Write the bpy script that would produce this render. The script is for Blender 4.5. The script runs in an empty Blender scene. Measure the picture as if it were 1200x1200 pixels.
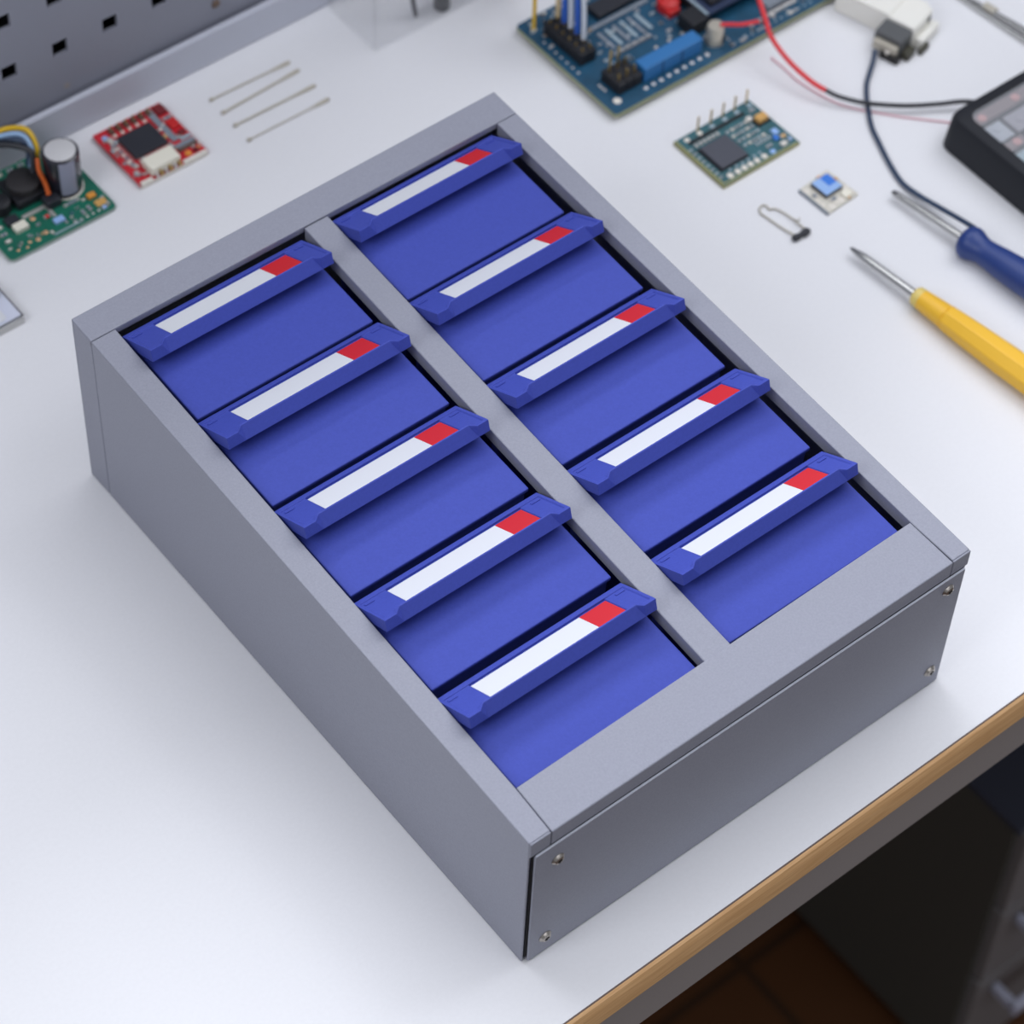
import bpy, math, random
from mathutils import Vector, Matrix
random.seed(7)
C = bpy.context.scene.collection
MM = 0.001

# ------------------------------------------------------------------ materials
def lin(c):
    return tuple(((v/255)/12.92 if v/255 <= .04045 else ((v/255+.055)/1.055)**2.4) for v in c)
MATS = {}
def mat(name, rgb, rough=.5, metal=0.0, noise=0.0, nscale=900.0, bump=0.0, bscale=1200.0, coat=0.0, spec=.5, trans=0.0, alpha=1.0):
    m = bpy.data.materials.new(name); m.use_nodes = True
    nt = m.node_tree; b = nt.nodes['Principled BSDF']
    col = lin(rgb)
    b.inputs['Base Color'].default_value = (*col, 1)
    b.inputs['Roughness'].default_value = rough
    b.inputs['Metallic'].default_value = metal
    b.inputs['Specular IOR Level'].default_value = spec
    b.inputs['Coat Weight'].default_value = coat
    b.inputs['Transmission Weight'].default_value = trans
    b.inputs['Alpha'].default_value = alpha
    tc = nt.nodes.new('ShaderNodeTexCoord')
    if noise > 0:
        n = nt.nodes.new('ShaderNodeTexNoise'); n.inputs['Scale'].default_value = nscale; n.inputs['Detail'].default_value = 3
        nt.links.new(tc.outputs['Object'], n.inputs['Vector'])
        r = nt.nodes.new('ShaderNodeMapRange')
        r.inputs['From Min'].default_value = .25; r.inputs['From Max'].default_value = .75
        r.inputs['To Min'].default_value = 1-noise; r.inputs['To Max'].default_value = 1+noise
        nt.links.new(n.outputs['Fac'], r.inputs['Value'])
        mx = nt.nodes.new('ShaderNodeMix'); mx.data_type = 'RGBA'; mx.blend_type = 'MULTIPLY'
        mx.inputs['Factor'].default_value = 1
        mx.inputs['A'].default_value = (*col, 1)
        nt.links.new(r.outputs['Result'], mx.inputs['B'])
        nt.links.new(mx.outputs['Result'], b.inputs['Base Color'])
    if bump > 0:
        n2 = nt.nodes.new('ShaderNodeTexNoise'); n2.inputs['Scale'].default_value = bscale; n2.inputs['Detail'].default_value = 2
        nt.links.new(tc.outputs['Object'], n2.inputs['Vector'])
        bp = nt.nodes.new('ShaderNodeBump'); bp.inputs['Strength'].default_value = bump; bp.inputs['Distance'].default_value = .0003
        nt.links.new(n2.outputs['Fac'], bp.inputs['Height'])
        nt.links.new(bp.outputs['Normal'], b.inputs['Normal'])
    MATS[name] = m
    return m

def wood_mat():
    m = mat('beech_edge', (214, 168, 118), .45)
    nt = m.node_tree; b = nt.nodes['Principled BSDF']
    tc = nt.nodes.new('ShaderNodeTexCoord'); mp = nt.nodes.new('ShaderNodeMapping')
    mp.inputs['Scale'].default_value = (8, 120, 160)
    nt.links.new(tc.outputs['Object'], mp.inputs['Vector'])
    n = nt.nodes.new('ShaderNodeTexNoise'); n.inputs['Scale'].default_value = 6; n.inputs['Detail'].default_value = 5
    nt.links.new(mp.outputs['Vector'], n.inputs['Vector'])
    cr = nt.nodes.new('ShaderNodeValToRGB')
    cr.color_ramp.elements[0].position = .3; cr.color_ramp.elements[0].color = (*lin((208, 160, 108)), 1)
    cr.color_ramp.elements[1].position = .72; cr.color_ramp.elements[1].color = (*lin((230, 186, 134)), 1)
    nt.links.new(n.outputs['Fac'], cr.inputs['Fac']); nt.links.new(cr.outputs['Color'], b.inputs['Base Color'])
    return m
def tile_mat():
    m = mat('floor_tiles', (110, 70, 42), .5)
    nt = m.node_tree; b = nt.nodes['Principled BSDF']
    tc = nt.nodes.new('ShaderNodeTexCoord')
    br = nt.nodes.new('ShaderNodeTexBrick'); br.offset = 0
    br.inputs['Scale'].default_value = 1; br.inputs['Brick Width'].default_value = .2; br.inputs['Row Height'].default_value = .2
    br.inputs['Mortar Size'].default_value = .004
    br.inputs['Color1'].default_value = (*lin((92, 56, 28)), 1); br.inputs['Color2'].default_value = (*lin((82, 48, 24)), 1)
    br.inputs['Mortar'].default_value = (*lin((66, 42, 24)), 1)
    nt.links.new(tc.outputs['Object'], br.inputs['Vector']); nt.links.new(br.outputs['Color'], b.inputs['Base Color'])
    return m

M_table = mat('white_laminate', (226, 226, 229), .42, noise=.015, nscale=500, spec=.4)
M_wood = wood_mat()
M_apron = mat('apron_grey', (146, 140, 138), .5, noise=.03)
M_grey = mat('grey_powder_coat', (138, 140, 153), 0.48, noise=.07, nscale=1000, bump=.3, bscale=1500, spec=.45)
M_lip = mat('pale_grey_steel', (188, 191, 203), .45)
M_peg = mat('pegboard_grey', (136, 138, 150), .5, noise=.02)
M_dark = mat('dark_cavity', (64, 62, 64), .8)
M_blue = mat('blue_plastic', (66, 78, 166), .5, noise=.06, nscale=700, bump=.12, bscale=900, spec=.14)
M_white = mat('white_card', (213, 215, 220), .6)
M_red = mat('red_card', (200, 28, 38), .55)
M_chrome = mat('nickel', (178, 172, 165), .3, 1.0)
M_steel = mat('steel', (190, 190, 188), .25, 1.0)
M_hole = mat('black_recess', (26, 24, 24), .6)
M_black = mat('black_plastic', (34, 35, 40), .5, spec=.35)
M_devblk = mat('black_case', (32, 34, 40), .55, noise=.04, spec=.3)
M_chip = mat('chip_black', (40, 42, 50), .5, noise=.05)
M_chipg = mat('chip_charcoal', (74, 76, 86), .45, noise=.05)
M_pcbgreen = mat('green_solder_mask', (24, 104, 84), .35, noise=.18, nscale=160)
M_pcbblue = mat('blue_solder_mask', (24, 74, 102), .42, noise=.25, nscale=120)
M_pcbteal = mat('teal_solder_mask', (52, 98, 106), .38, noise=.25, nscale=220)
M_pcbred = mat('red_solder_mask', (196, 36, 48), .4, noise=.12, nscale=200)
M_fr4 = mat('board_edge', (150, 156, 118), .6)
M_fr4g = mat('board_edge_grey', (150, 168, 158), .6)
M_fr4y = mat('board_edge_olive', (158, 154, 100), .6)
M_pad = mat('solder', (212, 208, 204), .35, .6)
M_gold = mat('gold_pin', (196, 170, 110), .35, .9)
M_padc = mat('copper_pad', (226, 180, 140), .4, .4)
M_cer = mat('ceramic', (222, 216, 206), .55)
M_tan = mat('tan_component', (206, 160, 92), .5)
M_orange = mat('orange_component', (222, 150, 60), .5)
M_silk = mat('silkscreen', (150, 168, 178), .6)
M_greyc = mat('grey_component', (128, 136, 146), .5)
M_redc = mat('red_plastic', (196, 34, 34), .45)
M_bluec = mat('blue_component', (44, 112, 172), .5, noise=.03)
M_lblue = mat('light_blue_film', (150, 184, 232), .35)
M_mblue = mat('mid_blue_film', (58, 122, 214), .35)
M_ivory = mat('ivory_plastic', (234, 230, 214), .5)
M_milk = mat('milky_plastic', (234, 232, 224), .45)
M_wred = mat('red_wire', (214, 44, 52), .4)
M_wpink = mat('pink_wire', (222, 178, 186), .5)
M_wblk = mat('black_wire', (40, 42, 48), .45)
M_wnavy = mat('navy_wire', (44, 62, 88), .45)
M_wyel = mat('yellow_wire', (220, 178, 30), .45)
M_worg = mat('orange_wire', (204, 92, 30), .45)
M_wwht = mat('white_wire', (206, 212, 222), .5)
M_wlbl = mat('pale_blue_wire', (146, 176, 210), .5)
M_wblu = mat('blue_wire', (40, 92, 190), .5)
M_wbei = mat('beige_wire', (206, 184, 140), .5)
M_capblk = mat('capacitor_sleeve', (30, 30, 42), .28, coat=.4)
M_capstr = mat('capacitor_stripe', (150, 152, 170), .35)
M_capalu = mat('aluminium_top', (214, 213, 214), .45, .15)
M_capsil = mat('silver_can', (196, 190, 176), .35, .5)
M_yel = mat('yellow_handle', (236, 184, 48), .4, spec=.5)
M_yelc = mat('yellow_collar', (220, 196, 110), .35)
M_bhand = mat('blue_handle', (30, 56, 120), .4, spec=.5)
M_lead = mat('tin_lead', (186, 180, 166), .5, .3)
M_ped = mat('pedestal_grey', (74, 73, 68), .55)
M_pedf = mat('pedestal_front', (116, 112, 112), .5)
M_pull = mat('pull_grey', (176, 178, 196), .4)
M_floor = tile_mat()
M_wall = mat('wall_paint', (176, 178, 182), .8)
M_clear = mat('clear_polystyrene', (228, 230, 238), .15, alpha=.07, spec=.2)
M_lid = mat('clear_lid', (220, 222, 228), .12, alpha=.16)
M_cellA = mat('compartment_grey', (150, 148, 156), .6)
M_cellB = mat('compartment_pale', (168, 174, 182), .6)
M_cellC = mat('compartment_brown', (124, 108, 108), .6)
M_cellD = mat('compartment_teal', (150, 172, 180), .6)
M_cellP = mat('component_pink', (190, 140, 136), .6)

# ------------------------------------------------------------------ mesh helper (units: mm)
class MB:
    def __init__(s, off=(0, 0, 0)):
        s.v = []; s.f = []; s.o = Vector(off)
    def add(s, vs, fs):
        n = len(s.v); s.v += [(Vector(p)-s.o) for p in vs]; s.f += [tuple(i+n for i in f) for f in fs]
        return s
    def hexa(s, p):   # p: bottom 4 ccw, top 4 ccw
        return s.add(p, [(3, 2, 1, 0), (4, 5, 6, 7), (0, 1, 5, 4), (1, 2, 6, 5), (2, 3, 7, 6), (3, 0, 4, 7)])
    def box(s, x0, x1, y0, y1, z0, z1):
        return s.hexa([(x0, y0, z0), (x1, y0, z0), (x1, y1, z0), (x0, y1, z0), (x0, y0, z1), (x1, y0, z1), (x1, y1, z1), (x0, y1, z1)])
    def rbox(s, c, dx, dy, dz, ang=0):
        ca, sa = math.cos(ang), math.sin(ang); p = []
        for z in (0, dz):
            for a, b in ((-1, -1), (1, -1), (1, 1), (-1, 1)):
                x, y = a*dx/2, b*dy/2
                p.append((c[0]+x*ca-y*sa, c[1]+x*sa+y*ca, c[2]+z))
        return s.hexa(p)
    def loft(s, rings, cap=True):
        n = len(rings[0]); k = len(rings); vs = [p for r in rings for p in r]; fs = []
        for i in range(k-1):
            for j in range(n):
                a, b = i*n+j, i*n+(j+1) % n
                fs.append((a, b, b+n, a+n))
        if cap:
            fs.append(tuple(range(n-1, -1, -1))); fs.append(tuple(range((k-1)*n, k*n)))
        return s.add(vs, fs)
    def axis(s, p0, p1, prof, seg=24, sq=None):
        # lathe: prof = [(t along mm, radius)] on the axis from p0 toward p1
        p0 = Vector(p0); d = (Vector(p1)-p0).normalized()
        u = d.orthogonal().normalized() if abs(d.z) > .9 else d.cross(Vector((0, 0, 1))).normalized()
        w = d.cross(u); rings = []
        for t, r in prof:
            rings.append([p0+d*t+(u*math.cos(2*math.pi*(j+.5)/seg)+w*math.sin(2*math.pi*(j+.5)/seg))*r for j in range(seg)])
        return s.loft(rings)
    def cyl(s, p0, p1, r, seg=20):
        return s.axis(p0, p1, [(0, r), ((Vector(p1)-Vector(p0)).length, r)], seg)
    def tube(s, pts, r, seg=10, sub=6):
        P = [Vector(p) for p in pts]; Q = []
        for i in range(len(P)-1):
            a, b, c, d = P[max(i-1, 0)], P[i], P[i+1], P[min(i+2, len(P)-1)]
            for k in range(sub):
                t = k/sub
                Q.append(.5*((2*b)+(c-a)*t+(2*a-5*b+4*c-d)*t*t+(3*b-a-3*c+d)*t**3))
        Q.append(P[-1]); rings = []; u = None
        for i, q in enumerate(Q):
            t = (Q[min(i+1, len(Q)-1)]-Q[max(i-1, 0)]).normalized()
            if u is None: u = t.orthogonal().normalized()
            u = (u-t*u.dot(t)).normalized(); w = t.cross(u)
            rings.append([q+(u*math.cos(2*math.pi*j/seg)+w*math.sin(2*math.pi*j/seg))*r for j in range(seg)])
        return s.loft(rings)
    def plate(s, pts, z0, z1):
        return s.loft([[(x, y, z0) for x, y in pts], [(x, y, z1) for x, y in pts]])
    def build(s, name, m, parent=None, bevel=0, seg=2, smooth=None, label=None):
        me = bpy.data.meshes.new(name); me.from_pydata([tuple(p*MM) for p in s.v], [], s.f); me.update()
        import bmesh
        bm = bmesh.new(); bm.from_mesh(me); bmesh.ops.recalc_face_normals(bm, faces=bm.faces); bm.to_mesh(me); bm.free()
        me.materials.append(m)
        o = bpy.data.objects.new(name, me); C.objects.link(o)
        if parent: o.parent = parent
        if bevel:
            b = o.modifiers.new('bevel', 'BEVEL'); b.width = bevel*MM; b.segments = seg; b.limit_method = 'ANGLE'; b.angle_limit = math.radians(28)
        if smooth:
            for p in me.polygons: p.use_smooth = True
            me.set_sharp_from_angle(angle=math.radians(smooth))
        if label: o['label'] = label
        return o

def rrect(x0, x1, y0, y1, r, n=5):
    out = []
    for cx, cy, a in ((x1-r, y0+r, -90), (x1-r, y1-r, 0), (x0+r, y1-r, 90), (x0+r, y0+r, 180)):
        for k in range(n+1):
            t = math.radians(a+90*k/n); out.append((cx+r*math.cos(t), cy+r*math.sin(t)))
    return out
def tag(o, label, cat, group=None):
    o['label'] = label; o['category'] = cat
    if group: o['group'] = group
    return o
def thing(name, label, cat, loc=(0, 0, 0), rot=(0, 0, 0), group=None):
    o = bpy.data.objects.new(name, None); C.objects.link(o)
    o.location = Vector(loc)*MM; o.rotation_euler = rot; o.empty_display_size = .01
    return tag(o, label, cat, group)
def struct(o):
    o['kind'] = 'structure'; return o
def lerp(a, b, t): return a+(b-a)*t

# ------------------------------------------------------------------ setting
struct(MB().box(-1600, 2200, -1800, 3000, -760, -740).build('floor', M_floor))
struct(MB().box(-1600, 2200, 3000, 3020, -740, 1100).build('wall_back', M_wall))

# ------------------------------------------------------------------ workbench
bench = thing('workbench', 'white-topped workbench with a beech front edge and grey underframe', 'workbench', (0, 0, -740))
bo = (0, 0, -740)
def ye(x): return -34.9+(x+2.8)/279.7*2.4
XA, XB = -620, 1350
MB(bo).hexa([(XA, ye(XA), -22), (XB, ye(XB), -22), (XB, 547, -22), (XA, 547, -22), (XA, ye(XA), 0), (XB, ye(XB), 0), (XB, 547, 0), (XA, 547, 0)]).build('worktop', M_table, bench, .5)
MB(bo).loft([[(x, ye(x)+.05, -.35), (x, ye(x)-.7, -.5), (x, ye(x)-1.7, -1.8), (x, ye(x)-2.6, -6), (x, ye(x)-3.0, -12), (x, ye(x)-3.0, -18.2), (x, ye(x)-2.2, -19.6), (x, ye(x)+.05, -19.6)] for x in (XA, XB)]).build('edge_band', M_wood, bench, .3, 2, label='light beech wood edging')
MB(bo).loft([[(x, ye(x)-.45, -.8), (x, ye(x)-.45, -.1), (x, ye(x)+.2, .05), (x, ye(x)+.2, -.8)] for x in (XA, XB)]).build('edge_seam', mat('seam_brown', (96, 78, 72), .6), bench)
MB(bo).box(-600, 1330, 525, 531, -700, -22).build('light_block_panel', M_apron, bench)  # unseen panel added to keep light off the floor under the bench
MB(bo).hexa([(XA+10, ye(XA)+2, -63), (XB-10, ye(XB)+2, -63), (XB-10, ye(XB)+26, -63), (XA+10, ye(XA)+26, -63), (XA+10, ye(XA)+2, -22), (XB-10, ye(XB)+2, -22), (XB-10, ye(XB)+26, -22), (XA+10, ye(XA)+26, -22)]).build('apron', M_apron, bench, .8)
MB(bo).box(-620, 1350, 543, 547, 0, 23.5).build('upstand', M_lip, bench, 1.6, 3, label='pale grey steel strip along the back of the top')
for x in (-590, 1270):
    for y in (0, 480):
        MB(bo).box(x, x+50, y, y+50, -740, -22).build('leg', M_apron, bench, 1)

# pegboard: steel sheet with square holes
peg = thing('pegboard', 'grey steel pegboard with square black holes standing behind the bench top', 'pegboard', (0, 549, 1))
po = (0, 549, 1)
PEG_ROWS = 12; PEG_H = 475
hx = [92.2+31.35*i for i in range(-14, 30)]; hz = [58+34.6*i for i in range(0, PEG_ROWS)]
HW = 4.6; 
xs = [-400]; zs = [1]
for x in hx: xs += [x-HW, x+HW]
for z in hz: zs += [z-HW, z+HW]
xs.append(1060); zs.append(PEG_H)
pm = MB(po); nx, nz = len(xs), len(zs)
vs = [(x, y, z) for y in (549, 551) for z in zs for x in xs]
def vi(i, j, k): return k*nx*nz+j*nx+i
fs = []
hole = lambda i, j: 0 <= i < nx-1 and 0 <= j < nz-1 and i % 2 == 1 and j % 2 == 1
for j in range(nz-1):
    for i in range(nx-1):
        if hole(i, j):
            fs += [(vi(i, j, 0), vi(i+1, j, 0), vi(i+1, j, 1), vi(i, j, 1)), (vi(i, j+1, 0), vi(i, j+1, 1), vi(i+1, j+1, 1), vi(i+1, j+1, 0)),
                   (vi(i, j, 0), vi(i, j, 1), vi(i, j+1, 1), vi(i, j+1, 0)), (vi(i+1, j, 0), vi(i+1, j+1, 0), vi(i+1, j+1, 1), vi(i+1, j, 1))]
        else:
            fs += [(vi(i, j, 0), vi(i+1, j, 0), vi(i+1, j+1, 0), vi(i, j+1, 0)), (vi(i, j, 1), vi(i, j+1, 1), vi(i+1, j+1, 1), vi(i+1, j, 1))]
pm.add(vs, fs).build('perforated_sheet', M_peg, peg)
MB(po).box(-400, 1060, 572, 576, 1, PEG_H).build('hole_shade_plate', M_dark, peg)  # dark plate gives the holes their shade by colour
MB(po).box(-400, -396, 551, 572, 1, PEG_H).box(1056, 1060, 551, 572, 1, PEG_H).box(-396, 1056, 551, 572, PEG_H-4, PEG_H).box(-396, 1056, 551, 572, 1, 4).build('side_flange', M_peg, peg)
MB(po).axis((221.8, 549, 36), (221.8, 540, 36), [(-1, 2.6), (.8, 2.6), (1.6, 1.6)], 16).build('screw', mat('bronze_screw', (110, 92, 80), .5, .3), peg, smooth=30, label='small brownish screw head')
MB(po).axis((124.9, 549, 30), (124.9, 540, 30), [(-1, 2.0), (.3, 2.0)], 16).build('rivet', M_apron, peg, smooth=30)

# drawer pedestal under the bench
ped = thing('drawer_pedestal', 'dark grey drawer pedestal on the floor under the bench', 'cabinet', (640, 280, -740))
qo = (640, 280, -740)
MB(qo).box(455, 458, 52, 520, -725, -414).box(822, 825, 52, 520, -725, -414).box(458, 822, 517, 520, -725, -414).box(458, 822, 52, 517, -725, -722).build('body', M_ped, ped, .8)
MB(qo).box(454, 826, 48, 521, -414, -408).build('top', mat('pedestal_top', (52, 56, 70), .5), ped, 1)
MB(qo).box(470, 810, 70, 510, -740, -725).build('plinth', M_dark, ped)
for z0, z1 in ((-508, -417), (-603, -512), (-722, -607)):
    d = MB(qo).box(459, 821, 44, 62, z0, z1).build('drawer_front', M_pedf, ped, 1.5)
    h = MB(qo).box(474, 806, 20, 26, z1-26, z1-12).box(474, 480, 26, 44, z1-24, z1-14).box(800, 806, 26, 44, z1-24, z1-14).build('pull', M_pull, d, 2, 3)

# ------------------------------------------------------------------ grey parts cabinet
L = 340.7; HF, HB = 99.3, 115.0; K = (HB-HF)/L; TILT = math.atan(K)
def zt(y): return HF+K*y
def xl(y): return lerp(-.8, .2, y/L)
def xr(y): return lerp(250.8, 249.6, y/L)
cab = thing('parts_cabinet', 'grey steel tabletop parts cabinet lying on its back with two columns of drawers', 'parts cabinet', (125, 170, 0))
co = (125, 170, 0)
YS = 323.7
def side(outer, inner0, inner1, sgn):
    rings = []
    for y, xi in ((-.2, inner0), (24, inner0), (YS, inner1)):
        xo = outer(y); t = 1.2*sgn; z = zt(y)
        if y < 0: xi = xi-sgn*1.0
        rings.append([(xo, y, .3), (xo, y, z), (xi, y, z), (xi, y, z-8), (xi-t, y, z-8), (xi-t, y, z-1.2), (xo+t, y, z-1.2), (xo+t, y, .3)])
    return rings
o = MB(co).loft(side(xl, 11.2, 13.4, 1))
o.box(-.8, 10.1, -1.2, -.2, 89.0, HF-.05)
o.build('side_panel', M_grey, cab, .7, 2)
o = MB(co).loft(side(xr, 239.3, 237.4, -1))
o.box(240.0, 250.8, -1.2, -.2, 89.0, HF-.05)
o.build('side_panel', M_grey, cab, .7, 2)
# back end cap (hollow folded sheet)
y0 = YS+.35
e = MB(co)
e.hexa([(xl(L), y0, zt(y0)-1.4), (xr(L), y0, zt(y0)-1.4), (249.6, 341.6, HB-1.4), (.2, 340.4, HB-1.4), (xl(L), y0, zt(y0)), (xr(L), y0, zt(y0)), (249.6, 341.6, HB), (.2, 340.4, HB)])
e.box(.2, 249.6, y0, y0+1.4, zt(y0)-4, zt(y0)-.7)
e.hexa([(.2, 339.0, .3), (249.6, 340.2, .3), (249.6, 341.6, .3), (.2, 340.4, .3), (.2, 339.0, HB-.7), (249.6, 340.2, HB-.7), (249.6, 341.6, HB-.7), (.2, 340.4, HB-.7)])
e.hexa([(.2, y0, .3), (1.6, y0, .3), (1.6, 340.2, .3), (.2, 340.2, .3), (.2, y0, HB-2), (1.6, y0, HB-2), (1.6, 340.2, HB-.5), (.2, 340.2, HB-.5)])
e.hexa([(248.2, y0, .3), (249.6, y0, .3), (249.6, 341, .3), (248.2, 341, .3), (248.2, y0, HB-2), (249.6, y0, HB-2), (249.6, 341, HB-.5), (248.2, 341, HB-.5)])
e.build('end_cap', M_grey, cab, .5, 2)
# front strip (folds over the front edge)
f = MB(co)
ya, yb = 24.0, 26.4
f.hexa([(10.5, -1.2, HF-1.3), (239.7, -1.2, HF-1.3), (239.0, yb, zt(yb)-1.3), (11.5, ya, zt(ya)-1.3), (10.5, -1.2, HF-.05), (239.7, -1.2, HF-.05), (239.0, yb, zt(yb)), (11.5, ya, zt(ya))])
f.box(10.5, 239.7, -1.2, -.1, 89.0, HF-.6)
f.build('front_strip', M_grey, cab, .6, 2)
# divider channel between the two columns
rings = []
for y, a, b in ((ya+.4, 115.9, 131.1), (YS-.1, 120.5, 134.2)):
    z = zt(y)-.35
    rings.append([(a, y, z-8), (a, y, z), (b, y, z), (b, y, z-8), (b-1.2, y, z-8), (b-1.2, y, z-1.2), (a+1.2, y, z-1.2), (a+1.2, y, z-8)])
MB(co).loft(rings).build('divider', M_grey, cab, .7, 2)
# front plate with four screws, floor plate
MB(co).box(1.4, 248.9, -2.2, -.9, .8, 88.45).build('front_plate', M_grey, cab, .8, 3)
MB(co).box(2.0, 248.4, -2.25, -1.3, 88.35, 88.85).build('plate_edge_highlight', M_lip, cab, .1, label='thin painted highlight along the upper edge of the front plate')  # pale strip standing in for light caught on the plate's top edge
MB(co).box(1.2, 248.4, 0, YS, .3, 1.4).build('bottom_plate', M_grey, cab)
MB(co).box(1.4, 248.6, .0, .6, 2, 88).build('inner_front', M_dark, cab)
for x, z in ((14.0, 75.6), (10.4, 13.9), (239.3, 80.2), (241.2, 14.6)):
    s = MB(co).axis((x, -2.2, z), (x, -9, z), [(-.4, 3.3), (.35, 3.3), (.7, 2.9), (1.5, 2.3), (1.8, 1.4), (1.2, 1.0)], 20).build('screw', M_chrome, cab, smooth=30, label='small nickel screw')
    MB(co).rbox((x, -3.75, z-1.3), .55, .5, 2.6).box(x-1.3, x+1.3, -4.0, -3.5, z-.28, z+.28).build('screw_slot', M_hole, s)

# ------------------------------------------------------------------ drawers
def drawer(col, i):
    t = i/4.0
    if col == 0:
        yb_ = lerp(321.2, 79.4, t); yp = lerp(261.9, 25.6, t); x0 = lerp(16.2, 13.4, t); x1 = lerp(115.5, 113.3, t); hs = lerp(24.2, 22.0, t)
    else:
        yb_ = lerp(322.4, 80.6, t); yp = lerp(262.8, 27.6, t); x0 = lerp(136.2, 133.2, t); x1 = lerp(231.4, 234.4, t); hs = lerp(22.6, 21.2, t)
    if i:
        ypp = lerp(261.9, 25.6, t-.25) if col == 0 else lerp(262.8, 27.6, t-.25)
        yb_ = ypp-lerp(1.2, 4.8, t)
    W = x1-x0; S = yb_-yp
    side_w = ('left', 'right')[col]
    row = ('uppermost', 'second from the top', 'middle', 'second from the bottom', 'lowest')[i]
    r = thing('storage_drawer', 'blue plastic drawer, %s in the %s column of the cabinet' % (row, side_w), 'drawer',
              (x0, yb_, zt(yb_)), (TILT, 0, 0), 'blue drawers in the parts cabinet')
    # front panel: thin plate facing up, local y runs back
    MB().box(0, W, -S, -2.0, -7.5, -5.0).build('front_panel', M_blue, r, .6, 2)
    # bin behind the panel (open at its upper side)
    dep = zt(yb_-S)*math.cos(TILT)-3.0
    MB().box(1.5, W-1.5, -S+1, -S+2.6, -dep, -7.5).box(1.5, 3, -S+2.6, -6, -dep, -7.5).box(W-3, W-1.5, -S+2.6, -6, -dep, -7.5).box(1.5, W-1.5, -S+2.6, -6, -dep, -dep+1.6).build('bin', M_blue, r)
    # handle with label holder
    pk = 10.0; hb0 = -4.2
    sl = (pk-hb0)/hs
    hx0, hx1 = -1.2, W+1.4
    hw = hx1-hx0
    def ring(x, rec, m):
        # m = 0 at the ears, 1 along the label holder where the front wall leans back
        s1 = 3.2; s2 = lerp(hs-1.9, hs-3.1, m)
        def P(s, h): return (x, -s, h)
        top = (lerp(hs+.2, hs-2.1, m), lerp(pk, pk+.2, m))
        return [P(1.2, -6.2), P(0, -5.0), P(0.2, hb0), P(s1, hb0+sl*s1), P(s1+.4, hb0+sl*(s1+.4)-rec), P(s2, hb0+sl*s2-rec),
                P(s2+.3, lerp(hb0+sl*(s2+.3), top[1], m)), P(*top), P(lerp(top[0], hs+2.2, .1), lerp(top[1], 3.9, .1)), P(hs+2.2, 3.9), P(hs+1.2, 3.0), P(9.0, -5.2), P(8.0, -6.2)]
    st = [(0, 0, 0), (1.4, 0, 0), (2.0, .7, 0), (6.4, .7, 0), (9.4, .7, 1), (12.7, .7, 1), (13.1, 1.5, 1)]
    rings = [ring(hx0+a+(2.5 if a > 12 else 0), b, c) for a, b, c in st]+[ring(hx1-a+(.8 if a > 12 else 0), b, c) for a, b, c in reversed(st)]
    hd = MB().loft(rings).build('handle', M_blue, r, .35, 2)
    # small pocket ridge at each end
    for xa in (hx0+2.6, hx1-7.6):
        MB().hexa([(xa, -6, hb0+sl*6-1.2), (xa+5, -6, hb0+sl*6-.9), (xa+5, -4.6, hb0+sl*4.6-.9), (xa, -4.6, hb0+sl*4.6-.9),
                   (xa, -6, hb0+sl*6-.2), (xa+5, -6, hb0+sl*6-.2), (xa+5, -4.6, hb0+sl*4.6-.2), (xa, -4.6, hb0+sl*4.6-.2)]).build('end_ridge', M_blue, hd, .3)
    # label card and red tab lying in the holder
    def card(xa, xb, sa, sb, lift):
        b = -1.48+lift; th = .3
        return MB().hexa([(xa, -sb, hb0+sl*sb+b), (xb, -sb, hb0+sl*sb+b), (xb, -sa, hb0+sl*sa+b), (xa, -sa, hb0+sl*sa+b),
                          (xa, -sb, hb0+sl*sb+b+th), (xb, -sb, hb0+sl*sb+b+th), (xb, -sa, hb0+sl*sa+b+th), (xa, -sa, hb0+sl*sa+b+th)])
    sa, sb = 4.4, hs-3.2
    la, lb = hx0+15.6, hx1-12.4
    lm = lb-(lb-la)*.2
    card(la, lm, sa, sb, 0).build('label_card', M_white, hd, label='white label card')
    card(lm+.05, lb, sa, sb, 0).build('label_tab', M_red, hd, label='red label tab')
    return r
for i in range(5):
    for c in range(2): drawer(c, i)

# ------------------------------------------------------------------ electronics helpers
def part_box(off, par, name, m, x0, x1, y0, y1, z0, z1, bev=.2, label=None):
    return MB(off).box(x0, x1, y0, y1, z0, z1).build(name, m, par, bev, label=label)
def smd(off, par, x, y, z, lx, ly, h, m, name='resistor'):
    c = MB(off).box(x-lx/2*.6, x+lx/2*.6, y-ly/2, y+ly/2, z, z+h) if lx >= ly else MB(off).box(x-lx/2, x+lx/2, y-ly/2*.6, y+ly/2*.6, z, z+h)
    o = c.build(name, m, par)
    e = MB(off)
    if lx >= ly: e.box(x-lx/2, x-lx/2*.6, y-ly/2, y+ly/2, z, z+h).box(x+lx/2*.6, x+lx/2, y-ly/2, y+ly/2, z, z+h)
    else: e.box(x-lx/2, x+lx/2, y-ly/2, y-ly/2*.6, z, z+h).box(x-lx/2, x+lx/2, y+ly/2*.6, y+ly/2, z, z+h)
    e.build('end_cap', M_pad, o)
def pad(off, par, x, y, z, r, m=None, name='solder_pad'):
    return MB(off).axis((x, y, z-.1), (x, y, z+1), [(0, r), (.25, r), (.5, r*.6)], 12).build(name, m or M_pad, par, smooth=40)
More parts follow.
